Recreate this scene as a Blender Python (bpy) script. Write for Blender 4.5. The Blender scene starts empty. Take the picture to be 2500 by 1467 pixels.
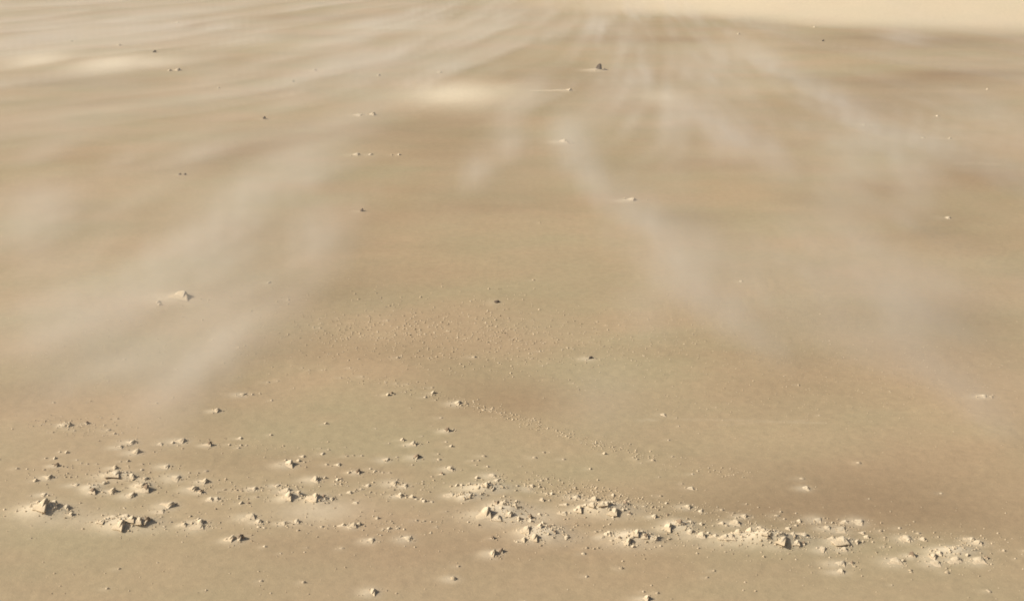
import bpy, bmesh, math, random
import numpy as np

# ------------------------------------------------------------------ camera, world, sun, exposure
sc = bpy.context.scene
C = sc.collection
R = math.radians
W_, H_ = 2500.0, 1467.0          # photograph size, used only to turn a place in it into a point on the sand
F_ = 3450.0
CAM_H = 1.6
PITCH = 17.0                     # degrees below the horizon

cam_d = bpy.data.cameras.new('camera')
cam = bpy.data.objects.new('camera', cam_d)
C.objects.link(cam)
cam.location = (0, 0, CAM_H)
cam.rotation_euler = (R(90 - PITCH), 0, 0)
cam_d.sensor_width = 36
cam_d.lens = 36 * F_ / W_
cam_d.clip_start = 0.05
cam_d.clip_end = 5000
sc.camera = cam

SUN_EL, SUN_AZ = 36.0, 264.0     # azimuth clockwise from +Y: light comes from the left
world = bpy.data.worlds.new('World')
sc.world = world
world.use_nodes = True
wn = world.node_tree
bg = wn.nodes['Background']
sky = wn.nodes.new('ShaderNodeTexSky')
sky.sky_type = 'NISHITA'
sky.sun_disc = False
sky.sun_elevation = R(SUN_EL)
sky.sun_rotation = R(SUN_AZ)
sky.dust_density = 6.0
sky.air_density = 1.0
wn.links.new(sky.outputs[0], bg.inputs[0])
bg.inputs[1].default_value = 0.068

sd = bpy.data.lights.new('sun', 'SUN')
sd.energy = 4.35
sd.angle = R(0.6)
sd.color = (1.0, 0.955, 0.87)
sun = bpy.data.objects.new('sun', sd)
C.objects.link(sun)
sun.rotation_euler = (R(90 - SUN_EL), 0, R(180 - SUN_AZ))
sun.location = (-6, -2, 6)

sc.view_settings.view_transform = 'Standard'
sc.view_settings.look = 'None'
sc.view_settings.exposure = 0.17
sc.view_settings.gamma = 1.0
try:
    sc.cycles.volume_bounces = 2
    sc.cycles.max_bounces = 6
    sc.cycles.volume_step_rate = 1.0
    sc.cycles.filter_width = 1.75
except Exception:
    pass

rnd = random.Random(11)
rng = np.random.default_rng(5)

# ------------------------------------------------------------------ helpers
TP, CP, SP = math.tan(R(PITCH)), math.cos(R(PITCH)), math.sin(R(PITCH))


def at(px, py, z=0.0):
    """a place in the photograph -> the point of the sand flat seen there, and the size of one photo pixel there in metres"""
    u = (px - W_ / 2) / F_
    v = (H_ / 2 - py) / F_
    dx, dy, dz = u, CP + v * SP, -SP + v * CP
    t = (z - CAM_H) / dz
    return dx * t, dy * t, t / F_


def _hash(ix, iy, seed):
    h = (ix.astype(np.int64) * 374761393 + iy.astype(np.int64) * 668265263 + seed * 1442695041) & 0xFFFFFFFF
    h = ((h ^ (h >> 13)) * 1274126177) & 0xFFFFFFFF
    h = h ^ (h >> 16)
    return (h & 0xFFFFFF) / float(0xFFFFFF)


def vnoise(x, y, seed=0):
    ix, iy = np.floor(x), np.floor(y)
    fx, fy = x - ix, y - iy
    fx = fx * fx * fx * (fx * (fx * 6 - 15) + 10)
    fy = fy * fy * fy * (fy * (fy * 6 - 15) + 10)
    a, b = _hash(ix, iy, seed), _hash(ix + 1, iy, seed)
    c, d = _hash(ix, iy + 1, seed), _hash(ix + 1, iy + 1, seed)
    return (a * (1 - fx) + b * fx) * (1 - fy) + (c * (1 - fx) + d * fx) * fy


def fbm(x, y, seed=0, octv=4, gain=0.5):
    s, a, t = 0, 1.0, 0
    for k in range(octv):
        s = s + a * vnoise(x * 2 ** k + 17.3 * k, y * 2 ** k + 9.1 * k, seed + k)
        t += a
        a *= gain
    return s / t


def sstep(a, b, x):
    t = np.clip((x - a) / (b - a), 0, 1)
    return t * t * (3 - 2 * t)


def tag(o, label=None, cat=None, group=None, kind=None):
    if label: o['label'] = label
    if cat: o['category'] = cat
    if group: o['group'] = group
    if kind: o['kind'] = kind


# ------------------------------------------------------------------ where every clod of sand lies (read off the photograph)
# each region: scale and origin of the enlargement it was read from, then x y width height [flag];
REG = [
 (.3, 60, 960, """540 58 25 18;240 72 35 18;1078 77 40 14;1575 140 70 32;512 238 60 45 d;370 250 50 45;330 262 90 25 p;760 205 35 22;690 297 60 20;
735 328 35 22;410 305 35 18;355 295 40 15;235 320 35 18;885 395 80 40;785 440 75 25;920 475 90 45;1115 405 60 25;1210 395 50 40;1290 380 110 40;
1515 412 85 40 d;1670 410 40 18;1765 415 40 30;1808 415 25 25;1745 440 50 18;1760 360 60 25;290 485 35 30;350 490 55 32;180 537 35 22;255 537 45 30;
270 590 75 48 d;430 552 40 12;465 577 25 14;515 582 30 16;595 582 25 16;95 710 60 55;210 690 75 40;845 555 40 35;785 562 35 15;845 600 25 15;
745 610 70 50;965 585 30 22;960 630 50 25;760 678 140 40;675 678 40 25;885 680 75 65;990 702 70 30;655 738 70 28;750 730 30 15;570 800 95 65 d;
725 797 90 50;640 812 30 20;1005 775 110 78 d;880 828 90 40;820 770 40 18;930 765 80 30 p;1390 775 90 50;1440 803 70 45 d;1250 690 110 30;
1345 655 30 18;1415 655 28 20;1480 640 60 20;1480 715 80 55;1165 603 80 22;1520 865 60 34;1570 862 70 30;1605 878 35 22;1200 908 110 62;1125 962 80 22;
1080 970 30 16;1630 785 60 20;1690 785 30 20;1730 790 40 28;1770 795 40 25;1880 778 70 32;1770 900 55 35;1830 898 40 32 d;1895 850 60 18;
185 935 150 115 t;262 930 100 65;120 900 60 30;350 940 80 40;385 985 60 45;165 835 70 22;740 1018 90 22;840 1020 90 30;805 1080 130 95 t;
950 1065 90 75 t;1010 1055 100 75 d;890 1065 80 50;650 1060 120 25 p;1140 1090 45 18;1420 1030 60 60;1445 1055 120 55 t;1310 1075 70 35;1440 1085 110 30;
1860 1010 110 45;1920 1050 80 40;1980 1052 35 28;1910 1095 50 25;1955 1100 35 22;1700 1195 80 50;1765 1185 110 62 d;1850 1160 30 20;
1960 1258 45 25;55 1175 25 18;430 755 80 18"""),
 (.3, 640, 960, """80 52 30 15;1030 12 50 28;1075 8 40 14;940 15 20 10;1330 28 45 18;1385 8 40 16;1415 50 35 15;1595 65 35 45;1620 95 30 20;1210 115 20 14;
1460 195 50 14;525 243 50 28;225 315 18 10;75 333 40 28;925 287 25 12;1385 262 18 14;1520 298 75 38 d;1555 298 25 20;1150 378 60 36;1240 412 70 40;
1035 408 30 14;1545 430 50 35;1500 395 30 16;1305 350 25 10;1270 520 90 42 d;1020 548 70 20;1225 585 30 20;1100 525 35 16;500 498 55 26;545 462 45 16;
480 450 25 12;685 440 20 12;745 512 30 20;690 518 40 14;815 515 35 18;240 580 110 60 t;195 550 35 28;305 555 50 40;340 520 60 25;350 568 30 25;
385 560 20 16;530 590 50 22;565 602 25 18;630 590 60 28;445 700 100 48 t;480 690 30 48;520 690 50 35;620 705 50 35;655 710 20 16;610 738 50 18;
710 655 45 25;790 645 75 45 d;885 622 50 18;920 640 40 22;955 642 25 22;985 650 25 18;1040 652 40 20;1085 730 90 30;1170 752 70 28;1075 785 50 18;
130 755 70 20;205 750 40 22;215 795 90 40;235 850 110 72 t;305 830 70 50;350 850 25 25;350 902 30 18;450 860 110 90 t;510 860 70 60 d;575 870 60 30;
535 905 35 14;600 870 30 20;640 830 45 20;720 810 60 30;755 800 40 20;810 780 50 22;870 752 60 22;880 812 25 12;925 812 25 14;770 900 60 22;
1050 832 50 16;1130 835 70 40;1170 835 40 24;1225 845 60 50;1260 870 60 20;1305 865 50 48;1325 885 55 30;1350 882 30 20;1385 890 50 18;
945 1027 50 32;185 1065 70 25;225 1065 25 16;290 1050 75 40;490 1095 60 20;540 1085 25 22;590 1088 30 22;670 1082 60 32;755 1085 70 45;
795 1075 60 40;990 1118 35 20;1040 1112 55 30;1065 1070 30 20;1110 1110 60 20;1260 1045 50 18;1320 1050 50 20;900 1212 80 30;1200 1200 90 24;
1165 1262 25 16;30 1260 40 20;370 1272 25 14;655 1280 50 14;155 1320 35 14"""),
 (.24, 1060, 1100, """55 90 70 26;45 35 50 22;510 52 70 28;455 103 40 24;400 105 60 20;430 148 40 20;550 162 45 34;175 185 90 50;85 237 65 34 d;1025 67 70 26;
1120 15 50 25;1175 15 25 12;1320 85 60 20;1740 28 60 35;1590 185 60 30;2030 70 35 25;2070 85 40 30;2110 125 40 15;2230 95 60 30;890 158 30 18;
2290 262 30 28;2435 55 35 18;440 275 65 42;430 305 40 15;610 255 110 30;650 305 90 30;700 302 30 22;660 262 30 25;175 365 50 28 d;240 355 60 50;
290 355 60 50;365 350 60 38;565 365 65 60;615 360 30 32;505 355 40 30;675 355 35 25;500 410 130 50 p;548 397 35 25;610 415 70 30;690 390 50 35;
735 390 35 25;850 360 60 30;835 410 50 25;870 405 25 20;465 370 30 20;190 462 90 26;245 480 40 35;320 485 140 60 p;375 480 40 55;410 480 35 35;
478 468 40 28;300 432 50 20;980 390 90 12;1005 357 80 40;1080 362 50 40;1100 300 60 30;1145 283 40 24;1050 310 40 16;1100 420 40 28;1150 435 60 25;
1205 430 60 60;1250 457 30 22;1040 425 40 22;1110 497 75 42;1175 502 40 26;1350 547 75 32;1335 638 80 28;1465 465 110 40;1540 505 60 18;1640 490 90 60;
1490 600 110 90 t;1450 620 60 50;1580 575 40 40;1720 560 60 50;1780 590 60 45;1820 540 60 50;1870 540 30 40;1955 550 90 50 d;1995 645 55 45 d;
1850 635 130 70 t;1930 620 50 50;1700 620 200 50 p;1600 605 150 40 p;2260 590 50 20;2370 530 50 45;2310 455 60 28;1830 445 60 35;2145 570 60 20;
2250 670 90 45;2295 660 30 35;2380 648 50 40 d;2400 780 130 90 t;2480 735 50 70 d;730 530 80 80 t;775 505 40 40;845 520 50 40;560 640 200 130 t;
650 565 90 60 d;830 590 80 60;700 580 90 50;690 625 60 40;780 670 100 60;870 690 80 100 t;660 700 100 50;985 680 90 60 d;985 725 70 40;1010 740 30 20;
1080 650 60 35;1130 640 30 20;1150 655 50 20;1090 800 110 90 t;1110 740 60 60;960 830 120 70 t;1185 800 60 60 d;1230 850 70 80 d;1170 880 45 45;
1215 905 40 35;920 920 80 70 t;955 900 35 32;1040 900 110 70;1355 885 80 60 p;980 810 70 30;850 945 60 20;605 895 75 55 d;615 1050 110 80 t;
690 1025 100 80 d;1650 822 60 30;1705 812 50 14;1790 850 90 50 t;1760 860 60 40;1830 880 30 25;1895 900 60 55 d;2030 905 50 50;2070 875 110 75 t;
1985 930 120 70 t;2165 890 90 70 d;2120 860 60 60;1720 885 90 22;1810 920 70 25;2030 975 70 40;2070 965 40 18;2240 910 120 40 p;1555 990 60 32;
1595 990 25 28;1630 995 50 34 d;1670 988 40 28;1690 978 20 18;1525 1048 70 28;1450 735 25 12;280 698 35 22;350 738 50 22;130 632 50 16;30 790 40 20"""),
 (.356, 1560, 1100, """370 158 35 14;300 222 30 12;365 253 55 18;1120 185 50 16;1155 248 60 26;1510 80 40 20;1580 325 20 16;2075 287 35 12;
345 382 70 30;430 412 50 22;740 358 25 16;570 402 40 20;730 445 70 25;650 425 30 14;675 492 90 40 t;575 500 50 26;605 515 40 18;
290 505 70 60 d;360 500 60 22;430 505 50 25;360 555 80 28;440 575 80 50 t;478 560 30 30;600 600 70 35;530 585 50 28;690 575 80 45 t;770 570 90 60 t;
870 600 130 50 p;940 575 60 30;1000 630 120 50 t;1060 600 60 30;1090 630 60 50;1135 630 45 40 d;1140 585 80 22;640 600 80 30;900 625 200 40 p;
840 528 60 20;510 515 25 14;770 498 25 14;950 440 50 16;1000 462 40 16;975 412 30 20;1030 528 50 24;1080 505 50 18;1105 475 50 26;1240 465 80 14;
1330 480 35 30;1300 518 75 24;1400 525 120 22;1420 475 55 20;1525 475 90 20;1540 548 50 20;1570 575 50 28;1660 535 45 20;1690 580 35 18;
1790 518 50 18;1410 608 130 45 t;1450 595 30 30;1335 600 50 20;1500 610 50 35;1540 605 35 25;1270 662 70 22;1415 660 60 28;1450 660 35 14;
1685 640 35 16;1850 585 80 30;1855 600 50 24;1955 592 55 28;2055 582 25 14;1920 555 50 14;2340 622 100 36 t;2290 600 60 25;1880 700 80 55 d;
1780 745 90 30;1815 745 40 26;2030 715 90 40 t;2065 700 50 35;2190 735 100 40;2255 715 40 26;2350 740 100 40;2390 725 45 35 d;1400 757 100 30;
1465 752 45 30 d;2050 760 90 22"""),
 (1, 0, 0, """1467 161 28 15 d;1392 218 16 6 s;1380 341 22 8;912 275 18 8;880 277 20 4;647 286 14 8 d;886 515 15 10 d;441 424 10 7 d;453 424 10 7 d;
1545 490 24 8;1443 878 24 8 d;1216 738 18 7 d;658 690 12 5;452 721 50 22 t;388 739 12 6;391 744 14 7;378 133 13 7 d;176 102 8 6;435 171 18 7;416 173 12 5;770 168 14 6;
718 196 10 6 d;2010 104 10 6 d;1804 88 8 5;435 55 12 4;292 115 14 5;534 212 8 5;873 374 20 6;907 374 14 4;957 375 8 4;975 374 8 5;926 180 12 5;
1075 173 16 4;2412 219 8 6;2405 967 24 7;2420 968 16 6;2290 282 8 5;2112 300 12 4;2255 334 10 4;2320 336 10 4;2316 533 18 5;1303 687 8 4;1318 548 6 4;
1990 69 9 5"""),
 (.48, 60, 600, """802 308 10 6;428 372 10 8;312 432 14 8;465 424 8 6;945 432 14 6;957 475 16 10;1090 513 18 8;1595 372 14 8;1505 422 22 10;1848 387 20 8;
2290 570 38 12;1902 570 30 14;1342 275 16 8;1815 475 10 8;1555 547 12 6;265 525 8 6;640 540 10 6;510 567 28 10;700 582 14 8;775 618 20 8;
1015 588 20 8;1100 656 8 8;372 697 10 8;1415 617 14 10;1450 630 12 8;1515 628 12 6;1658 620 22 8;1610 668 20 8;1370 717 14 10;1720 665 26 8;
1240 688 30 6;1290 682 20 6;1895 700 20 8;1950 703 20 8;2075 720 25 10;2080 745 35 20;2040 765 20 10;1870 748 34 22 d;1850 756 30 16;1940 742 14 8;
1920 742 10 8;2210 795 50 24;2250 800 30 14;2380 830 26 12;757 770 14 8;1115 752 50 12;1160 752 24 14 d;1260 783 12 8;985 838 40 16 d"""),
 (.48, 1240, 560, """1635 572 14 10;1855 972 10 8;1480 793 20 10;1060 905 14 6;795 945 36 14;860 960 14 8;870 998 14 10;1585 942 16 8;140 970 16 12;
335 785 14 8;180 700 14 8;165 625 24 10;820 1065 22 10;1190 270 26 8;130 457 14 8"""),
]
HEAPS = []
CL = []      # photo x, y(base), width, height, flag
for s_, ox, oy, txt in REG:
    for e in txt.replace('\n', '').split(';'):
        v = e.split()
        x, y, w, h = (float(q) for q in v[:4])
        fl = v[4] if len(v) > 4 else ''
        if fl == 'p' and w * s_ > 22:      # a bank of broken crust: several lumps on a low heap of sand
            cx, cy = ox + x * s_, oy + (y + .1 * h) * s_
            HEAPS.append((cx, cy, w * s_, h * s_))
            for q_ in range(int(3 + w * s_ / 12)):
                ww = rnd.uniform(8, 19)
                CL.append((cx + rnd.uniform(-.48, .48) * w * s_, cy + rnd.uniform(-.35, .45) * h * s_, ww, ww * rnd.uniform(.35, .6), ''))
            continue
        CL.append((ox + x * s_, oy + (y + 0.28 * h) * s_, w * s_, h * s_, fl))
n_read = len(CL)
# the belt of clods runs on past the edges of the picture area
for k in range(34):
    x = rnd.uniform(-80, 2560)
    y = rnd.uniform(1385, 1500)
    w = rnd.uniform(9, 17) if k % 7 else rnd.uniform(22, 30)
    CL.append((x, y, w, w * rnd.uniform(.4, .6), 't' if w > 20 else ''))
for k in range(12):
    x = rnd.uniform(-70, 62) if k % 2 else rnd.uniform(2436, 2560)
    y = rnd.uniform(1080, 1370) if k % 2 else rnd.uniform(1300, 1400)
    w = rnd.uniform(8, 16)
    CL.append((x, y, w, w * rnd.uniform(.4, .6), ''))

clods = []
for i, (px, py, w, h, fl) in enumerate(CL):
    x, y, m = at(px - 0.10 * w, py)
    dep = math.atan2(CAM_H, y)
    wm, hm = w * m, h * m
    if py < 780: wm, hm = wm * 1.3, hm * 1.2
    a = wm * (0.46 if fl != 'd' else 0.38)
    b = a * rnd.uniform(.75, 1.15)
    hh = max(0.62 * hm, (hm - 1.1 * b * math.sin(dep)) / math.cos(dep)) * .92
    if fl == 'd': hh *= 1.15
    if fl == 'p': hh *= 0.40
    hh = min(hh * .9, (.80 if fl != 'd' else .95) * a)
    clods.append(dict(i=i, px=px, py=py, w=w, h=h, fl=fl, x=x, y=y, a=a, b=b, hh=hh, read=i < n_read))

# ------------------------------------------------------------------ ground relief
def dune_line(x):
    """where the far bank begins, beyond the flat"""
    return 15.75 - 0.52 * (x - 1.78) + 0.15 * np.sin(x * 1.3)


def relief(x, y):
    far = sstep(6, 16, y)
    h = 0.030 * (fbm(x * 0.55 + 3, y * 0.45, 21, 3) - .5) + 0.014 * (fbm(x * 0.9, y * 2.2, 33, 3) - .5)
    h = h + 0.006 * (fbm(x * 2.1, y * 5.5, 57, 3) - .5) * (1 - 0.6 * far)
    h = h + far * 0.10 * (fbm(x * 0.22, y * 0.35, 77, 3) - .5)
    # long low bank past the flat, highest towards the right
    d = y - dune_line(x)
    h = h + 0.40 * sstep(0, 3.2, d) * sstep(-1.5, 3.5, x) 
    # rolling dunes towards the horizon
    f2 = sstep(25, 120, np.hypot(x, y))
    h = h + f2 * (3.5 * (fbm(x * 0.012, y * 0.016, 91, 3) - .45))
    return h


ux = [0.0]
s_ = 0.00125
while ux[-1] < 60:
    ux.append(ux[-1] + s_)
    if ux[-1] > 0.40: s_ *= 1.12
U = np.array([-v for v in ux[:0:-1]] + ux)
ys = [2.25]
while ys[-1] < 1500:
    yy = ys[-1]
    ys.append(yy + yy * (0.0019 if yy < 4.6 else 0.0032 if yy < 22 else 0.05))
ys = [-900, -300, -100, -40, -15, -6, -2, 0, 0.8, 1.4, 1.8, 2.1] + ys
Yr = np.array(ys)
Wr = np.maximum(Yr, 2.2)
nx, ny = len(U), len(Yr)
GX = U[None, :] * Wr[:, None]
GY = np.repeat(Yr[:, None], nx, 1)
GZ = relief(GX, GY)
PALE = np.zeros_like(GX)
DAMP = np.zeros_like(GX)


def splat(arr, x, y, sx, sy, amp, mode='add', rot=0.0, left=1.0):
    """add a soft bump in world metres"""
    r = 3.2 * max(sx, sy) * max(left, 1)
    j0, j1 = np.searchsorted(Yr, [y - r, y + r])
    if j1 - j0 < 1: return
    w0, w1 = Wr[j0], Wr[min(j1, ny - 1)]
    cand = [(x - r) / w0, (x - r) / w1, (x + r) / w0, (x + r) / w1]
    i0, i1 = np.searchsorted(U, [min(cand), max(cand)])
    if i1 - i0 < 1: return
    dx, dy = GX[j0:j1, i0:i1] - x, GY[j0:j1, i0:i1] - y
    c, s = math.cos(rot), math.sin(rot)
    ex, ey = c * dx + s * dy, -s * dx + c * dy
    ex = np.where(ex < 0, ex / left, ex)
    g = amp * np.exp(-0.5 * ((ex / sx) ** 2 + (ey / sy) ** 2))
    if mode == 'max':
        arr[j0:j1, i0:i1] = np.maximum(arr[j0:j1, i0:i1], g)
    else:
        arr[j0:j1, i0:i1] += g


for c in clods:
    big = c['fl'] in ('t', 'p') or c['w'] > 20
    # sand heaped by the wind against and behind every clod
    splat(GZ, c['x'] - .35 * c['a'], c['y'], c['a'] * .75, c['b'] * .85, c['hh'] * (.36 if big else .22), left=1.9)
    splat(PALE, c['x'] - .6 * c['a'], c['y'] - .1 * c['b'], c['a'] * 1.3, c['b'] * 1.3, .52 if big else .16, 'max', left=1.35)


HEAP_SPOTS = HEAPS + [(1235, 1250, 80, 40), (1330, 1305, 90, 36), (1550, 1312, 90, 26), (1480, 1245, 100, 26), (1880, 1318, 150, 24), (780, 1225, 40, 24),
                               (110, 1250, 90, 32), (320, 1280, 110, 26), (715, 1215, 40, 22), (1190, 1195, 90, 22), (1150, 1215, 60, 14), (1660, 1285, 60, 26), (2330, 1345, 90, 22), (2060, 1318, 50, 16), (290, 1165, 60, 16), (350, 1190, 40, 20), (225, 1195, 40, 16)]
for hx, hy, hw, hhp in HEAP_SPOTS:
    x, y, m = at(hx, hy)
    _, y2, _ = at(hx, hy - hhp * .5)
    splat(GZ, x, y, hw * m * .42, (y2 - y) * .7, hw * m * .13)
    splat(PALE, x - .1 * hw * m, y, hw * m * .5, (y2 - y) * .9, .85, 'max')


def spot(arr, px, py, wx, wy, amp, mode='add', rot=0.0):
    """a patch seen at px, py with half widths wx, wy in photo pixels"""
    x, y, m = at(px, py)
    x2, y2, m2 = at(px, py - wy)
    splat(arr, x, y, wx * m, (y2 - y), amp, mode, rot)


# far patches paint sunlit dust into the sand colour; near ones: dry pale sand
for p in [(1110, 226, 95, 22, 1.0), (1050, 235, 70, 16, .6), (1200, 218, 60, 16, .55), (275, 160, 60, 14, 1.0), (350, 157, 60, 10, .7), (90, 150, 50, 13, .9),
          (1620, 236, 45, 14, .45), (1830, 120, 70, 18, .28), (1850, 205, 60, 14, .25), (1000, 70, 160, 12, .25), (700, 110, 160, 12, .2),
          (780, 1250, 70, 22, .5), (240, 1270, 90, 16, .35), (130, 1260, 60, 20, .4), (1260, 1262, 80, 20, .6), (1340, 1312, 60, 16, .45),
          (1480, 1248, 70, 14, .5), (1540, 1325, 70, 14, .35), (1850, 1322, 110, 12, .5), (1700, 1308, 60, 10, .4), (460, 735, 30, 10, .35),
          (320, 1290, 70, 12, .4)]:
    spot(PALE, *p, 'max')
for (x0, x1, y0, y1, w, a) in [(1610, 2010, 1022, 1032, 2, .16), (1750, 1960, 1036, 1026, 2, .14), (2230, 2330, 333, 338, 1.2, .3), (2080, 2125, 298, 300, 1.2, .3),
                               (1335, 1392, 219, 219, 1.2, .7), (2330, 2430, 398, 400, 2, .25), (1560, 1600, 1028, 1026, 2, .3)]:
    n = max(4, int(abs(x1 - x0) / 7))
    for k in range(n + 1):
        t = k / n
        spot(PALE, x0 + (x1 - x0) * t, y0 + (y1 - y0) * t + math.sin(t * 9) * 1.2, 9, w, a * (0.5 + 0.5 * t) * (0.7 + .3 * math.sin(k * 2.3)), 'max')
# darker, damper, browner ground
for p in [(1180, 960, 160, 45, .38), (1300, 985, 120, 25, .25), (2100, 1180, 300, 60, .50), (2200, 1270, 250, 35, .35), (1750, 1240, 200, 35, .30),
          (100, 950, 90, 40, .45), (1100, 320, 130, 38, .45), (590, 380, 90, 30, .40), (2150, 250, 160, 40, .40), (2380, 420, 90, 35, .50), (2200, 200, 250, 12, .45),
          (2330, 182, 130, 7, .50), (2100, 120, 200, 9, .35), (250, 200, 150, 10, .25), (1600, 100, 250, 6, .35), (2250, 100, 160, 8, .40),
          (1660, 400, 160, 16, .35), (1780, 350, 160, 25, .2), (900, 640, 200, 40, .22), (760, 720, 160, 30, .25), (1050, 520, 230, 60, .22), (600, 1130, 160, 28, .4),
          (850, 860, 220, 22, .25), (250, 860, 90, 16, .25), (2260, 560, 100, 40, .32), (2130, 460, 70, 18, .3), (1960, 490, 60, 18, .25), (200, 250, 120, 10, .2),
          (100, 95, 60, 9, .35), (700, 90, 120, 5, .22), (1480, 190, 180, 22, .30), (1560, 150, 120, 12, .2), (130, 60, 70, 6, .2), (880, 40, 200, 6, .2),
          (1900, 940, 250, 50, .2), (2350, 800, 120, 60, .25), (1700, 540, 60, 25, .25), (1600, 530, 70, 12, .2), (1300, 1340, 300, 40, .2), (700, 1330, 260, 30, .2)]:
    spot(DAMP, p[0], p[1], p[2], p[3], p[4] * 1.25)

# the far bank is paler, the foot of it darker
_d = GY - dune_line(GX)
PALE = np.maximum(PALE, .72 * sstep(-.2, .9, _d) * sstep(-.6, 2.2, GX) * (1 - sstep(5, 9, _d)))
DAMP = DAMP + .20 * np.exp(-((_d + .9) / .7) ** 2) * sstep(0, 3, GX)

# fine lumpiness and ripples near the camera, on top of everything
near = 1 - sstep(5, 9, GY)
GZ += near * 0.0016 * (fbm(GX * 34, GY * 34, 5, 3) - .5) * (GY > 2)
DAMP += 0.55 * (fbm(GX * 0.8 + 5, GY * 1.0, 3, 4) - .5) + 0.35 * (fbm(GX * 2.4, GY * 5.0, 8, 4) - .5)
DAMP = np.clip(DAMP, -.5, 1.2)


def ground_z(x, y):
    j = int(np.clip(np.searchsorted(Yr, y), 1, ny - 1))
    ty = (y - Yr[j - 1]) / (Yr[j] - Yr[j - 1])
    def row(jj):
        u = x / Wr[jj]
        i = int(np.clip(np.searchsorted(U, u), 1, nx - 1))
        t = (u - U[i - 1]) / (U[i] - U[i - 1])
        return GZ[jj, i - 1] * (1 - t) + GZ[jj, i] * t
    return float(row(j - 1) * (1 - ty) + row(j) * ty)


def ground_material():
    m = bpy.data.materials.new('sand')
    m.use_nodes = True
    nt = m.node_tree
    N, L = nt.nodes, nt.links
    bs = N['Principled BSDF']
    bs.inputs['Roughness'].default_value = 0.95
    bs.inputs['Specular IOR Level'].default_value = 0.12
    tc = N.new('ShaderNodeTexCoord')

    def attr(n):
        a = N.new('ShaderNodeAttribute'); a.attribute_name = n; return a.outputs['Fac']

    def noise(scale, detail=3, sc3=(1, 1, 1), rough=.55):
        mp = N.new('ShaderNodeMapping'); mp.inputs['Scale'].default_value = sc3
        L.new(tc.outputs['Object'], mp.inputs['Vector'])
        n = N.new('ShaderNodeTexNoise'); n.inputs['Scale'].default_value = scale
        n.inputs['Detail'].default_value = detail; n.inputs['Roughness'].default_value = rough
        L.new(mp.outputs[0], n.inputs['Vector']); return n.outputs['Fac']

    def rampf(f, a, b, lo, hi):
        r = N.new('ShaderNodeMapRange')
        for k, v in zip(('From Min', 'From Max', 'To Min', 'To Max'), (a, b, lo, hi)): r.inputs[k].default_value = v
        L.new(f, r.inputs['Value']); return r.outputs[0]

    def mix(f, a, b, mode='MIX'):
        x = N.new('ShaderNodeMix'); x.data_type = 'RGBA'; x.blend_type = mode
        if isinstance(f, float): x.inputs[0].default_value = f
        else: L.new(f, x.inputs[0])
        for sck, v in ((6, a), (7, b)):
            if isinstance(v, tuple): x.inputs[sck].default_value = (*v, 1)
            else: L.new(v, x.inputs[sck])
        return x.outputs[2]
    hue = rampf(noise(1.1, 4, (1, 1.6, 1)), .36, .64, 0, 1)
    base = mix(hue, SAND_A, SAND_B)
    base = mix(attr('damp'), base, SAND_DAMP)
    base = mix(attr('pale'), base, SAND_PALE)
    fine = rampf(noise(38, 5, (1, 1, 1), .7), .3, .7, .93, 1.07)
    grain = rampf(noise(420, 2), .25, .75, .93, 1.07)
    for f in (fine, grain):
        cv = N.new('ShaderNodeCombineColor')
        for k in range(3): L.new(f, cv.inputs[k])
        base = mix(1.0, base, cv.outputs[0], 'MULTIPLY')
    L.new(base, bs.inputs['Base Color'])
    b1 = N.new('ShaderNodeBump'); b1.inputs['Strength'].default_value = .22; b1.inputs['Distance'].default_value = .004
    L.new(noise(110, 4, (1, 1, 1), .65), b1.inputs['Height'])
    b2 = N.new('ShaderNodeBump'); b2.inputs['Strength'].default_value = .30; b2.inputs['Distance'].default_value = .001
    L.new(noise(600, 2), b2.inputs['Height']); L.new(b1.outputs[0], b2.inputs['Normal'])
    L.new(b2.outputs[0], bs.inputs['Normal'])
    return m


SAND_A = (0.402, 0.297, 0.181)
SAND_B = (0.362, 0.293, 0.176)
SAND_DAMP = (0.275, 0.192, 0.112)
SAND_PALE = (0.630, 0.535, 0.385)

# skip building quads one by one: flat numpy arrays straight into the mesh
me = bpy.data.meshes.new('sand_flat')
co = np.stack([GX, GY, GZ], -1).reshape(-1, 3).astype(np.float32)
me.vertices.add(len(co)); me.vertices.foreach_set('co', co.ravel())
idx = np.arange(nx * ny).reshape(ny, nx)
q = np.stack([idx[:-1, :-1], idx[:-1, 1:], idx[1:, 1:], idx[1:, :-1]], -1).reshape(-1, 4)
me.loops.add(q.size); me.loops.foreach_set('vertex_index', q.ravel().astype(np.int32))
me.polygons.add(len(q)); me.polygons.foreach_set('loop_start', (np.arange(len(q)) * 4).astype(np.int32))
me.polygons.foreach_set('use_smooth', np.ones(len(q), bool))
me.update()
for nm, arr in (('pale', PALE), ('damp', DAMP)):
    at_ = me.attributes.new(nm, 'FLOAT', 'POINT'); at_.data.foreach_set('value', arr.ravel().astype(np.float32))
me.materials.append(ground_material())
ground = bpy.data.objects.new('sand_ground', me); C.objects.link(ground)
tag(ground, kind='structure')

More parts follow.
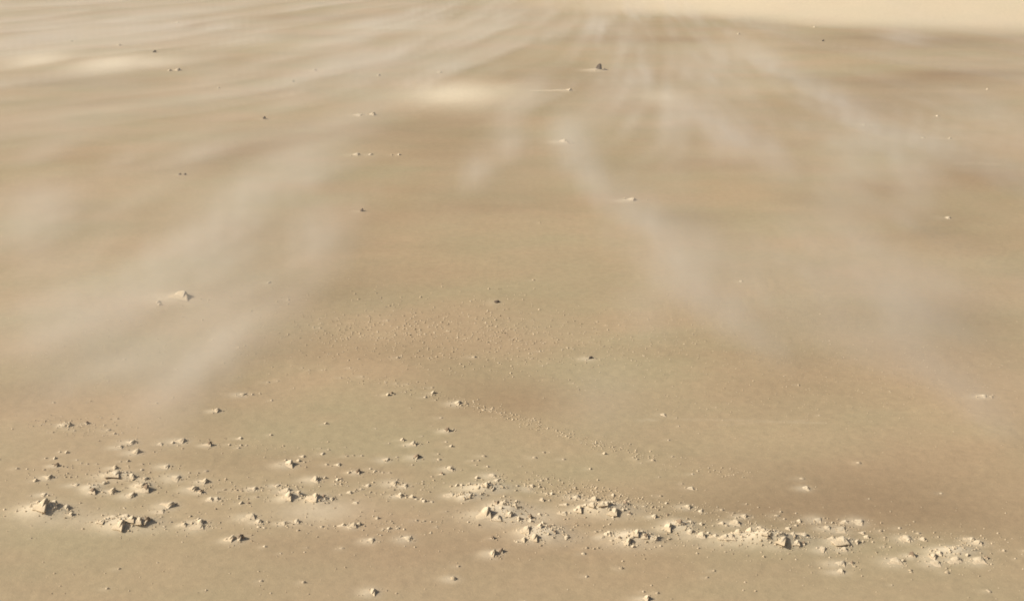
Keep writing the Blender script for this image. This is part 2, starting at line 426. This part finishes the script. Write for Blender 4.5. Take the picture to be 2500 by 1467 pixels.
# ------------------------------------------------------------------ clods
def clod_material(name, c1, c2, sp=60):
    m = bpy.data.materials.new(name); m.use_nodes = True
    N, L = m.node_tree.nodes, m.node_tree.links
    bs = N['Principled BSDF']; bs.inputs['Roughness'].default_value = .95; bs.inputs['Specular IOR Level'].default_value = .1
    g = N.new('ShaderNodeNewGeometry')
    n = N.new('ShaderNodeTexNoise'); n.inputs['Scale'].default_value = sp; n.inputs['Detail'].default_value = 4
    L.new(g.outputs['Position'], n.inputs['Vector'])
    r = N.new('ShaderNodeValToRGB'); r.color_ramp.elements[0].position = .33; r.color_ramp.elements[1].position = .67
    r.color_ramp.elements[0].color = (*c1, 1); r.color_ramp.elements[1].color = (*c2, 1)
    L.new(n.outputs['Fac'], r.inputs['Fac']); L.new(r.outputs[0], bs.inputs['Base Color'])
    b = N.new('ShaderNodeBump'); b.inputs['Strength'].default_value = .5; b.inputs['Distance'].default_value = .003
    n2 = N.new('ShaderNodeTexNoise'); n2.inputs['Scale'].default_value = 260; n2.inputs['Detail'].default_value = 3
    L.new(g.outputs['Position'], n2.inputs['Vector']); L.new(n2.outputs['Fac'], b.inputs['Height'])
    L.new(b.outputs[0], bs.inputs['Normal'])
    return m


M_CLOD = clod_material('crusted_sand', (.46, .37, .245), (.60, .505, .36))
M_DARK = clod_material('dark_crust', (.17, .122, .08), (.34, .25, .165))
M_STONE = clod_material('dark_stone', (.055, .042, .032), (.12, .09, .065))
M_TAIL = clod_material('drifted_sand', (.53, .42, .275), (.60, .485, .33), 25)
M_GRIT = clod_material('grit', (.38, .29, .18), (.60, .49, .335), 30)


def clod_mesh(name, seed, mat, kind):
    """a crust fragment: gentle windward side to the left (-x), broken steep face to the right; x, y within +-1, z up to 1"""
    r = random.Random(seed)
    bm = bmesh.new()
    bmesh.ops.create_icosphere(bm, subdivisions=3 if kind != 'small' else 2, radius=1)
    cuts = []
    for k in range(9 if kind != 'small' else 6):
        a = r.uniform(0, 2 * math.pi); e = r.uniform(-.1, 1.1)
        cuts.append(((math.cos(a) * math.cos(e), math.sin(a) * math.cos(e), math.sin(e)), r.uniform(.52, .86)))
    cuts.append(((.96, r.uniform(-.3, .15), .12), r.uniform(.30, .5)))
    cuts.append(((-.60, -.45, .66), r.uniform(.36, .52)))
    cuts.append(((.74, -.64, .20), r.uniform(.26, .44)))
    lumps = [(r.uniform(-.6, .5), r.uniform(-.6, .6), r.uniform(.2, .45), r.uniform(.15, .5)) for _ in range(6)]
    pk = r.uniform(.05, .4)
    for v in bm.verts:
        x, y, z = v.co
        k = 1 + .16 * math.sin(5.1 * x + seed) * math.cos(4.3 * y + 2 * seed) + .10 * math.sin(9 * z + 7 * y + seed)
        x, y, z = x * k, y * k, z * k
        for n, d in cuts:
            t = x * n[0] + y * n[1] + z * n[2] - d
            if t > 0:
                x -= n[0] * t; y -= n[1] * t; z -= n[2] * t
        if z > 0:
            if kind == 'rough':
                for lx, ly, lr, la in lumps:
                    z += la * .28 * math.exp(-((x - lx) ** 2 + (y - ly) ** 2) / (lr * lr * .5)) * (z > .05)
            z = .62 * math.tanh(z / .62)
            # wedge: height falls off evenly towards the left
            z *= max(.3, min(1.0, 1.0 - (pk - x) * .48)) * 1.35
        else:
            z *= .5
        v.co = (x * 1.25, y * 1.25, z)
    for _ in range(4 if kind != 'small' else 1):
        bmesh.ops.smooth_vert(bm, verts=bm.verts, factor=.45, use_axis_x=True, use_axis_y=True, use_axis_z=True)
    mx = max(v.co.z for v in bm.verts)
    for v in bm.verts:
        if v.co.z > 0: v.co.z /= mx
    me = bpy.data.meshes.new(name); bm.to_mesh(me); bm.free()
    me.materials.append(mat)
    for p in me.polygons: p.use_smooth = True
    return me


def tail_mesh(name, seed, narrow=False):
    """low ridge of blown sand trailing off to the left of a clod"""
    r = random.Random(seed)
    Lx = r.uniform(1.8, 2.6) * (1.0 if not narrow else 3.8)
    n, k = 20, 12
    vs, fs = [], []
    for i in range(n + 1):
        t = i / n
        x = .35 - t * Lx
        hgt = (.80 if not narrow else .5) * (1 - t) ** (1.25 if not narrow else .7) * (1 - .12 * math.sin(7 * t + seed))
        wd = (1.25 * (1 - .55 * t) if not narrow else .55 * (1 - .6 * t)) * (1 + .1 * math.sin(5 * t + seed))
        off = -.18 * t * math.sin(seed * 1.7)
        for j in range(k + 1):
            s = j / k * 2 - 1
            prof = (1 - abs(s)) ** 1.15
            vs.append((x, off + s * wd * 1.1, hgt * prof - .10 * (abs(s) ** 2) - .06 * t))
    for i in range(n):
        for j in range(k):
            a = i * (k + 1) + j
            fs.append((a, a + 1, a + k + 2, a + k + 1))
    # close underneath so that it is a solid heap
    b0 = len(vs)
    for i in range(n + 1):
        for j in (0, k):
            v = vs[i * (k + 1) + j]
            vs.append((v[0], v[1], -.35))
    for i in range(n):
        a, b = i * (k + 1), (i + 1) * (k + 1)
        p, q2 = b0 + 2 * i, b0 + 2 * i + 2
        fs.append((a, b, q2, p)); fs.append((a + k, p + 1, q2 + 1, b + k)); fs.append((p, q2, q2 + 1, p + 1))
    fs.append(tuple(range(k, -1, -1)) + (b0, b0 + 1))
    e = n * (k + 1)
    fs.append(tuple(range(e, e + k + 1)) + (b0 + 2 * n + 1, b0 + 2 * n))
    me = bpy.data.meshes.new(name); me.from_pydata(vs, [], fs); me.validate(); me.update()
    bm = bmesh.new(); bm.from_mesh(me); bmesh.ops.recalc_face_normals(bm, faces=bm.faces); bm.to_mesh(me); bm.free()
    me.materials.append(M_TAIL)
    for p in me.polygons: p.use_smooth = True
    return me


LIB = {
    'rough': [clod_mesh('sand_clod', 100 + k, M_CLOD, 'rough') for k in range(12)],
    'dark': [clod_mesh('sand_clod', 200 + k, M_DARK, 'rough') for k in range(7)],
    'stone': [clod_mesh('sand_clod', 500 + k, M_STONE, 'small') for k in range(4)],
    'small': [clod_mesh('sand_clod', 300 + k, M_CLOD, 'small') for k in range(12)],
}
TAILS = [tail_mesh('sand_tail', 400 + k) for k in range(6)]
THIN = tail_mesh('sand_tail', 450, True)

# ---- which clods are things of their own: the 300 that show largest
order = sorted(clods, key=lambda c: -(c['w'] * c['h'] * (1 if c['read'] else .4) * (3 if c['py'] < 760 else 1)))
things = order[:300]
rest = order[300:]

ZONES = [  # test on photo x, y -> where it lies
 (lambda x, y: y < 60 * 1 + 70, 'on the far sand along the top'),
 (lambda x, y: y < 260 and x < 1000, 'near the small pale patch upper left'),
 (lambda x, y: y < 260, 'right of the big pale patch above'),
 (lambda x, y: y < 460 and x < 1200, 'on veiled sand below the pale patches'),
 (lambda x, y: y < 700 and x >= 1200, 'on smooth sand at right under drifting streaks'),
 (lambda x, y: y < 800 and x < 620, 'beside the pale pyramid at middle left'),
 (lambda x, y: y < 780, 'on bare sand mid picture'),
 (lambda x, y: y < 960 and x < 700, 'below the pale pyramid on speckled sand'),
 (lambda x, y: y < 940 and x < 1500, 'on the speckled sand mid picture'),
 (lambda x, y: y < 1180 and x > 1780, 'on bare brown sand at right'),
 (lambda x, y: y < 1190 and x > 1240 and y < 1210, 'along the curved crumb line right of centre'),
 (lambda x, y: x < 330 and y < 1110, 'in the upper row at left edge'),
 (lambda x, y: x < 330 and y < 1225, 'in the crowded patch at left edge'),
 (lambda x, y: x < 460 and y >= 1225, 'in the bottom left corner heaps'),
 (lambda x, y: x < 660 and y < 1150, 'in the thin scatter at lower left'),
 (lambda x, y: x < 660 and y < 1240, 'in the low ragged row lower left'),
 (lambda x, y: x < 700, 'in the bottom row left of centre'),
 (lambda x, y: x < 1060 and y < 1100, 'in the loose scatter above middle rows'),
 (lambda x, y: x < 860 and y < 1180, 'around the pale wedge with dark tip'),
 (lambda x, y: x < 860 and y < 1260, 'around the tallest wedge lower left'),
 (lambda x, y: x < 1090 and y < 1190, 'in the crumb string left of centre'),
 (lambda x, y: x < 1090 and y < 1250, 'in the slanting row left of centre'),
 (lambda x, y: x < 1090, 'in the small scatter at bottom centre'),
 (lambda x, y: x < 1290 and y < 1195, 'in the double row above biggest heap'),
 (lambda x, y: x < 1290 and y < 1215 + 10, 'among flat slabs above the biggest heap'),
 (lambda x, y: x < 1310 and y < 1290, 'in the biggest heap at bottom centre'),
 (lambda x, y: x < 1410 and y < 1335 and y > 1255 and x > 1240, 'in the second heap below the biggest'),
 (lambda x, y: x < 1400 and y > 1290, 'under the two big heaps bottom centre'),
 (lambda x, y: x < 1640 and y < 1275, 'in the crumbly heap right of biggest'),
 (lambda x, y: x < 1620, 'in the spiky heap right of centre'),
 (lambda x, y: x < 2010 and y < 1270, 'in crumbs above the long pale bank'),
 (lambda x, y: x < 2010, 'along the long pale bank lower right'),
 (lambda x, y: y < 1318, 'in the strewn row far lower right'),
 (lambda x, y: True, 'in the bottom right corner row'),
]
SPECIAL = {
 (452, 721): 'pale pyramid shaped sand clod with a pointed left tail alone at middle left',
 (1467, 161): 'dark topped sand clod standing alone at the upper right of the big pale patch',
 (1392, 218): 'tiny pale clod at the right end of a long straight thin sand tail',
 (886, 515): 'small dark triangular clod alone on bare sand in the upper middle',
 (1545, 490): 'small clod bright at left and dark at right in the upper right drift streak',
 (1443, 878): 'flat dark oval clod alone on the sand right of the speckled band',
 (1216, 738): 'small dark clod alone just above the speckled band in the centre',
 (647, 286): 'tiny dark clod alone on hazy sand left of the big pale patch',
 (441, 424): 'left one of a pair of tiny dark clods side by side at upper left',
 (453, 424): 'right one of a pair of tiny dark clods side by side at upper left',
 (1380, 341): 'small slanting clod alone below and right of the big pale patch',
 (2010, 104): 'tiny dark clod on the brown band under the far pale bank',
 (378, 133): 'small dark clod above the right end of the upper left pale patch',
}
ORD = ['first', 'second', 'third', 'fourth', 'fifth', 'sixth', 'seventh', 'eighth', 'ninth', 'tenth', 'eleventh', 'twelfth',
       'thirteenth', 'fourteenth', 'fifteenth', 'sixteenth', 'seventeenth', 'eighteenth', 'nineteenth', 'twentieth']
for c in things:
    c['zone'] = next(z for f, z in ZONES if f(c['px'], c['py']))
    c['label'] = None
    for (sx, sy), lab in SPECIAL.items():
        if abs(c['px'] - sx) < 4 and abs(c['py'] - sy) < 8 and c['label'] is None:
            c['label'] = lab
            break
byz = {}
for c in things:
    if c['label'] is None: byz.setdefault(c['zone'], []).append(c)
for z, lst in byz.items():
    lst.sort(key=lambda c: -c['w'] * c['h'])
    nb = max(1, min(10, int(round(len(lst) * .5)))) if len(lst) > 6 else len(lst)
    for part, size in ((lst[:nb], 'large'), (lst[nb:], 'small')):
        part.sort(key=lambda c: c['px'])
        for k, c in enumerate(part):
            look = {'t': 'pale wedge shaped', 'd': 'steep dark sided', 'p': 'flat pale', 's': 'tiny pale', '': 'rough pale' if size == 'large' else 'crumbly'}[c['fl']]
            if len(lst) == 1: c['label'] = '%s clod %s' % (look, z)
            elif nb == len(lst): c['label'] = '%s clod, %s from left %s' % (look, ORD[k], z)
            else: c['label'] = '%s clod, %s %s one from left %s' % (look, ORD[k], size, z)
            c['group'] = 'sand clods ' + z

zero = (0, 0, 0)
for c in things:
    r = random.Random(c['i'] * 7 + 3)
    big = c['w'] > 14 or c['fl'] in ('t', 'd')
    stony = c['fl'] == 'd' and c['py'] < 900
    lib = LIB['stone'] if stony else LIB['dark'] if c['fl'] == 'd' else LIB['rough'] if big else LIB['small']
    o = bpy.data.objects.new('sand_clod', r.choice(lib))
    C.objects.link(o)
    gz = ground_z(c['x'], c['y'])
    o.location = (c['x'], c['y'], gz - .10 * c['hh'])
    o.rotation_euler = (0, 0, R(r.uniform(-22, 22)))
    k = 1.0 if c['fl'] not in ('t',) else .8
    o.scale = (c['a'] * k, c['b'], c['hh'])
    tag(o, c['label'], 'sand clod', c.get('group', 'sand clods strewn over the flat'))
    if c['fl'] in ('t', 's') or (not stony and c['w'] > (17 if c['fl'] != 'd' else 13)):
        t = bpy.data.objects.new('sand_tail', THIN if c['fl'] == 's' else r.choice(TAILS))
        C.objects.link(t); t.parent = o
        if c['fl'] == 's': o.rotation_euler = zero; t.scale = (1.5, .8, .8)

# ---- everything finer: crumbs and grit, far too many to count
def octa(r, x, y, z, a, b, h):
    ang = r.uniform(0, math.pi)
    ca, sa = math.cos(ang), math.sin(ang)
    pts = []
    for k in range(5):
        t = 2 * math.pi * k / 5 + r.uniform(-.3, .3)
        q_ = r.uniform(.8, 1.15)
        dx, dy = math.cos(t) * a * q_, math.sin(t) * b * q_
        pts.append((x + dx * ca - dy * sa, y + dx * sa + dy * ca, z - .25 * h))
    top = [(x + (p[0] - x) * .72 + r.uniform(-.1, .1) * a + .12 * a, y + (p[1] - y) * .55, z + h * r.uniform(.7, 1.0)) for p in pts]
    apex = (x + r.uniform(-.15, .2) * a, y, z + h * 1.05)
    top = [(p[0], p[1], z + (p[2] - z) * .72) for p in top]
    return pts, top + [apex]


gv, gf = [], []


def add_grit(r, x, y, a, b, h):
    z = ground_z(x, y)
    p, t = octa(r, x, y, z, a, b, h)
    n = len(gv)
    gv.extend(p + t)
    for k in range(5):
        gf.append((n + k, n + (k + 1) % 5, n + 5 + (k + 1) % 5, n + 5 + k))
    for k in range(5):
        gf.append((n + 5 + k, n + 5 + (k + 1) % 5, n + 10))


r = random.Random(77)
for c in rest:
    add_grit(r, c['x'], c['y'], c['a'] * .85, c['b'] * .9, c['hh'] * .8)


def scatter(n, fpos, smin, smax, hk=.8):
    for _ in range(n):
        px, py = fpos()
        x, y, m = at(px, py)
        s = r.uniform(smin, smax) * (r.random() ** 1.5 * .7 + .45) * m
        add_grit(r, x, y, s, s * .8, s * hk * r.uniform(.7, 1.2))


g = lambda mu, s: r.gauss(mu, s)
scatter(1700, lambda: (g(1080, 230), g(815, 45)), 1.7, 3.6)                     # speckled band in mid picture
scatter(700, lambda: (g(1450, 200), g(850, 50)), 1.4, 2.9)
scatter(900, lambda: (g(2050, 260), g(930, 70)), 1.1, 2.4)
scatter(420, lambda: (g(330, 180), g(850, 60)), 1.0, 2.5)
scatter(500, lambda: (r.uniform(60, 2450), r.uniform(760, 1370)), .7, 1.7)
line = [(850, 920), (960, 940), (1050, 958), (1130, 985), (1210, 1005), (1270, 1028), (1340, 1048), (1410, 1072), (1490, 1092), (1600, 1118), (1750, 1148), (1830, 1165)]


def along(pts, sp):
    k = r.randrange(len(pts) - 1); t = r.random()
    return (pts[k][0] * (1 - t) + pts[k + 1][0] * t + g(0, sp * 1.6), pts[k][1] * (1 - t) + pts[k + 1][1] * t + g(0, sp))


scatter(520, lambda: along(line, 9), 1.2, 3.4)
scatter(160, lambda: along(line[3:10], 5), 2.0, 4.2)
band = [(1200, 1160), (1300, 1180), (1400, 1200), (1500, 1215), (1600, 1240), (1720, 1250), (1850, 1262), (2000, 1280), (2150, 1300), (2300, 1312), (2450, 1325)]
scatter(650, lambda: along(band, 14), 1.3, 3.6)
scatter(240, lambda: along(band[1:5], 16), 2.0, 4.5)
left = [(60, 1030), (200, 1040), (320, 1090), (480, 1085), (600, 1090), (700, 1100), (900, 1110)]
scatter(200, lambda: along(left, 14), 1.2, 3.2)
low = [(60, 1170), (250, 1160), (400, 1170), (560, 1195), (640, 1200), (760, 1200), (860, 1185), (980, 1200), (1100, 1180)]
scatter(460, lambda: along(low, 16), 1.5, 4.4)
low2 = [(60, 1240), (300, 1280), (480, 1280), (640, 1275), (860, 1285), (1000, 1290), (1200, 1250), (1330, 1300), (1480, 1250), (1560, 1320), (1750, 1300), (1960, 1330), (2150, 1330), (2430, 1370)]
scatter(620, lambda: along(low2, 18), 1.6, 4.8)
scatter(160, lambda: (g(200, 70), g(1040, 14)), 1.3, 3.5)
scatter(420, lambda: (r.uniform(0, 2500), r.uniform(1220, 1460)), 1.4, 3.8)
scatter(260, lambda: along([(1100, 1290), (1400, 1330), (1700, 1330), (2000, 1350), (2250, 1360), (2450, 1380)], 22), 1.8, 5.0)
for hx, hy, hw, hhp in HEAP_SPOTS:
    n = int(hw * hhp / 70)
    for _ in range(n):
        px, py = hx + g(.05, .34) * hw, hy + g(-.05, .30) * hhp
        x, y, m = at(px, py)
        s = r.uniform(1.6, 5.0) * m
        add_grit(r, x, y, s, s * .8, s * r.uniform(.6, 1.0))
# crumbs round each heap
for c in things:
    if c['w'] > 18:
        for _ in range(7):
            px, py = c['px'] + g(.2, .8) * c['w'], c['py'] + g(0, .35) * c['h']
            x, y, m = at(px, py)
            s = r.uniform(1.2, 3.4) * m
            add_grit(r, x, y, s, s * .8, s * r.uniform(.7, 1.2))
gm = bpy.data.meshes.new('sand_crumbs'); gm.from_pydata(gv, [], gf); gm.update()
gm.materials.append(M_GRIT)
for p in gm.polygons: p.use_smooth = True
go = bpy.data.objects.new('sand_crumbs', gm); C.objects.link(go)
tag(go, 'fine sand crumbs and grit strewn in bands over the sand flat', 'grit', None, 'stuff')

# ------------------------------------------------------------------ sand blowing low over the ground: a thin layer of air with uneven density
X0, X1, Y0, Y1, DX = -13.0, 13.0, 1.6, 36.0, 0.055
ZB, ZT, NZ = -0.25, 1.05, 53
LAYER = 0.06                     # e-folding height of the blown sand
nxv, nyv = int((X1 - X0) / DX), int((Y1 - Y0) / DX)
vx = X0 + (np.arange(nxv) + .5) * DX
vy = Y0 + (np.arange(nyv) + .5) * DX
VX, VY = np.meshgrid(vx, vy)
D = np.zeros_like(VX)
ZL = 0.05


def wisp(pts, w, amp):
    """a streak through photo places; w = half width in photo pixels; built as overlapping soft puffs in metres"""
    global D
    tot = []
    for (ax, ay), (bx, by) in zip(pts[:-1], pts[1:]):
        n = max(2, int(math.hypot(bx - ax, by - ay) / (w * .6)))
        tot += [(ax + (bx - ax) * k / n, ay + (by - ay) * k / n) for k in range(n)]
    tot.append(pts[-1])
    T = np.zeros_like(D)
    for k, (px, py) in enumerate(tot):
        x, y, m = at(px, py, ZL)
        _, y2, _ = at(px, py - w * .5, ZL)
        sx = w * m
        sy = max(y2 - y, sx) * .95
        e = math.sin(math.pi * (k + .7) / (len(tot) + .4)) ** .5
        i0, i1 = np.searchsorted(vx, [x - 3.2 * sx, x + 3.2 * sx]); j0, j1 = np.searchsorted(vy, [y - 3.2 * sy, y + 3.2 * sy])
        if i1 <= i0 or j1 <= j0: continue
        gg = e * np.exp(-.5 * (((VX[j0:j1, i0:i1] - x) / sx) ** 2 + ((VY[j0:j1, i0:i1] - y) / sy) ** 2))
        T[j0:j1, i0:i1] = np.maximum(T[j0:j1, i0:i1], gg)
    D += amp * T


WISPS = [
 ([(390, 1050), (430, 960), (500, 860), (570, 780)], 45, .30),
 ([(330, 1000), (380, 900), (470, 840)], 45, .15),
 ([(70, 830), (220, 750), (360, 670), (500, 570), (640, 480), (740, 400)], 60, .55),
 ([(520, 665), (570, 590), (600, 520)], 42, .50),
 ([(90, 620), (110, 510), (100, 470)], 45, .60),
 ([(180, 640), (300, 500), (420, 420), (560, 330), (680, 300)], 38, .35),
 ([(350, 650), (480, 560), (600, 450)], 30, .40),
 ([(270, 395), (330, 360), (420, 330), (560, 290)], 20, .55),
 ([(80, 380), (170, 330), (220, 320)], 30, .40),
 ([(640, 420), (760, 340), (850, 290), (900, 220), (880, 130)], 60, .42),
 ([(700, 420), (780, 400)], 40, .40),
 ([(100, 200), (190, 185), (330, 200)], 18, .30),
 ([(290, 80), (420, 60)], 10, .35),
 ([(70, 78), (220, 62)], 12, .50),
 ([(480, 200), (560, 165), (700, 135)], 22, .50),
 ([(640, 150), (800, 100), (980, 70), (1150, 50)], 20, .45),
 ([(660, 270), (760, 210), (900, 180)], 30, .35),
 ([(900, 130), (1040, 105), (1200, 80)], 22, .50),
 ([(960, 140), (1100, 150), (1150, 130)], 18, .40),
 ([(1150, 120), (1300, 95), (1480, 65)], 16, .75),
 ([(1210, 330), (1260, 250), (1320, 195)], 26, .55),
 ([(1230, 370), (1240, 300)], 22, .35),
 ([(1150, 440), (1165, 390)], 25, .30),
 ([(1370, 290), (1410, 400), (1480, 480), (1590, 560), (1660, 640)], 28, .85),
 ([(1640, 620), (1700, 700), (1780, 780), (1870, 860)], 32, .85),
 ([(1590, 790), (1560, 720)], 45, .22),
 ([(1440, 1000), (1480, 930)], 60, .14),
 ([(1760, 120), (1880, 140)], 22, .50),
 ([(1840, 140), (1960, 190), (2050, 240), (2110, 290), (2170, 340), (2260, 430)], 22, .85),
 ([(1590, 200), (1640, 240), (1720, 290), (1830, 350), (1880, 440)], 30, .50),
 ([(1700, 180), (1790, 210), (1840, 260)], 24, .35),
 ([(1560, 300), (1660, 270)], 25, .30),
 ([(2080, 370), (2050, 440), (2050, 540), (2120, 640), (2220, 720), (2330, 800)], 40, .55),
 ([(2300, 360), (2240, 440), (2180, 540)], 34, .42),
 ([(2060, 350), (2200, 330), (2330, 330)], 30, .35),
 ([(2390, 230), (2430, 270)], 36, .45),
 ([(2180, 110), (2230, 90)], 20, .55),
 ([(1480, 560), (1600, 660), (1760, 800)], 34, .30),
 ([(1900, 520), (2050, 660), (2230, 790)], 30, .40),
 ([(2150, 780), (2230, 870), (2330, 940), (2440, 1050)], 32, .75),
 ([(1880, 620), (1980, 740), (2100, 830), (2220, 880)], 65, .40),
 ([(1700, 560), (1820, 600), (1950, 660)], 65, .38),
 ([(2230, 640), (2380, 720)], 45, .30),
 ([(60, 950), (200, 900), (330, 860)], 50, .22),
 ([(70, 740), (180, 700)], 40, .25),
 
 ([(760, 600), (740, 520)], 45, .30),
]
for p, w, a in WISPS: wisp(p, w, a)
# ragged, streaky structure drawn out along the wind
warp = fbm(VX * .5, VY * .35, 61, 3) - .5
UXF = VX * (VY / 8.0) ** .30 - .16 * sstep(.2, -1.6, VX) * (VY - 6) + .10 * sstep(0, 1.8, VX) * (VY - 6)
UXF = UXF - .42 * np.maximum(VY - 7.5, 0) * sstep(2.6, .2, VX) + .18 * np.maximum(VY - 7.5, 0) * sstep(1.2, 3.0, VX)
f1 = fbm(UXF * 1.6 + warp * 1.8, VY * .36 + warp * .8, 62, 4, .55)
f2 = fbm(VX * 4.2 + warp * 4, VY * 1.4, 63, 3)
f3 = fbm(UXF * 4.4 + warp * 3.2, VY * .50 + warp * 1.0, 64, 4, .55)
strand = .25 + 1.5 * sstep(.30, .72, f3)
f4 = fbm(UXF * 11 + warp * 5, VY * .8 + warp * 1.5, 66, 3, .6)
fine = .55 + .9 * sstep(.3, .7, f4)
D = .62 * (1 - np.exp(-D / .62))
D *= (.72 + .5 * sstep(.28, .70, f1)) * (.62 + .42 * strand) * (.35 + .65 * fine) * (.7 + .6 * f2)
BASE = .025 + .16 * sstep(5.5, 16.0, VY)
BASE = BASE * (.3 + 1.3 * sstep(.3, .72, f1)) * (.5 + .5 * strand)
VEIL = .11 * sstep(-.25, -1.1, VX) * sstep(3.4, 5.0, VY) + .15 * sstep(.35, 1.1, VX) * sstep(3.6, 5.0, VY) + .20 * sstep(8, 11, VY) * sstep(1.5, -.3, VX)
BASE = BASE + VEIL * strand * fine * (.3 + 1.2 * sstep(.3, .7, f1))
side = 1 - .25 * sstep(1.5, 4, VX) * sstep(10, 14, VY)
TAU = D * 1.15 + BASE * side
# optical depth along a grazing sight line -> density in the layer
dep = np.arctan2(CAM_H, VY)
EXT = TAU * np.sin(dep) / LAYER
edge = sstep(X0, X0 + 1.5, VX) * (1 - sstep(X1 - 1.5, X1, VX)) * sstep(Y0, Y0 + .5, VY) * (1 - sstep(Y1 - 5, Y1, VY))
EXT *= edge
HG = relief(VX, VY)

fm = bpy.data.meshes.new('drifting_sand_field')
fco = np.stack([VX, VY, np.zeros_like(VX)], -1).reshape(-1, 3).astype(np.float32)
fm.vertices.add(len(fco)); fm.vertices.foreach_set('co', fco.ravel()); fm.update()
for nm, arr in (('ext', EXT), ('gh', HG)):
    a_ = fm.attributes.new(nm, 'FLOAT', 'POINT'); a_.data.foreach_set('value', arr.ravel().astype(np.float32))
haze = bpy.data.objects.new('haze', fm); C.objects.link(haze)
tag(haze, 'thin pale streaks of wind blown sand drifting low over the whole flat', 'haze', None, 'stuff')

hm_ = bpy.data.materials.new('blown_sand'); hm_.use_nodes = True
HN, HL = hm_.node_tree.nodes, hm_.node_tree.links
HN.remove(HN['Principled BSDF'])
pv = HN.new('ShaderNodeVolumePrincipled')
pv.inputs['Color'].default_value = (.90, .865, .80, 1)
pv.inputs['Density'].default_value = 1.0
pv.inputs['Density Attribute'].default_value = 'density'
pv.inputs['Anisotropy'].default_value = .15
HL.new(pv.outputs[0], HN['Material Output'].inputs['Volume'])

ng = bpy.data.node_groups.new('drifting_sand', 'GeometryNodeTree')
ng.interface.new_socket('Geometry', in_out='INPUT', socket_type='NodeSocketGeometry')
ng.interface.new_socket('Geometry', in_out='OUTPUT', socket_type='NodeSocketGeometry')
GN, GL = ng.nodes, ng.links
gi, gout = GN.new('NodeGroupInput'), GN.new('NodeGroupOutput')


def gmath(op, a, b=None, c=None):
    n = GN.new('ShaderNodeMath'); n.operation = op
    for k, v in enumerate((a, b, c)):
        if v is None: continue
        if isinstance(v, (int, float)): n.inputs[k].default_value = v
        else: GL.new(v, n.inputs[k])
    return n.outputs[0]


pos = GN.new('GeometryNodeInputPosition'); sep = GN.new('ShaderNodeSeparateXYZ'); GL.new(pos.outputs[0], sep.inputs[0])
ix = gmath('FLOOR', gmath('MULTIPLY', gmath('SUBTRACT', sep.outputs[0], X0), 1 / DX))
iy = gmath('FLOOR', gmath('MULTIPLY', gmath('SUBTRACT', sep.outputs[1], Y0), 1 / DX))
ix = gmath('MINIMUM', gmath('MAXIMUM', ix, 0), nxv - 1)
iy = gmath('MINIMUM', gmath('MAXIMUM', iy, 0), nyv - 1)
index = gmath('MULTIPLY_ADD', iy, nxv, ix)
outs = []
for nm in ('ext', 'gh'):
    na = GN.new('GeometryNodeInputNamedAttribute'); na.data_type = 'FLOAT'; na.inputs[0].default_value = nm
    si = GN.new('GeometryNodeSampleIndex'); si.data_type = 'FLOAT'; si.domain = 'POINT'
    GL.new(gi.outputs[0], si.inputs['Geometry']); GL.new(na.outputs[0], si.inputs['Value']); GL.new(index, si.inputs['Index'])
    outs.append(si.outputs[0])
hz = gmath('MAXIMUM', gmath('SUBTRACT', sep.outputs[2], outs[1]), 0)
fall = gmath('EXPONENT', gmath('MULTIPLY', hz, -1 / LAYER))
dens = gmath('MULTIPLY', outs[0], fall)
dens = gmath('MULTIPLY', dens, gmath('LESS_THAN', hz, LAYER * 4))
vc = GN.new('GeometryNodeVolumeCube')
GL.new(dens, vc.inputs['Density'])
vc.inputs['Background'].default_value = 0.0
vc.inputs['Min'].default_value = (X0, Y0, ZB)
vc.inputs['Max'].default_value = (X1, Y1, ZT)
vc.inputs['Resolution X'].default_value = nxv
vc.inputs['Resolution Y'].default_value = nyv
vc.inputs['Resolution Z'].default_value = NZ
sm = GN.new('GeometryNodeSetMaterial'); sm.inputs['Material'].default_value = hm_
GL.new(vc.outputs[0], sm.inputs['Geometry']); GL.new(sm.outputs[0], gout.inputs[0])
fm.materials.append(hm_)
md = haze.modifiers.new('drift', 'NODES'); md.node_group = ng
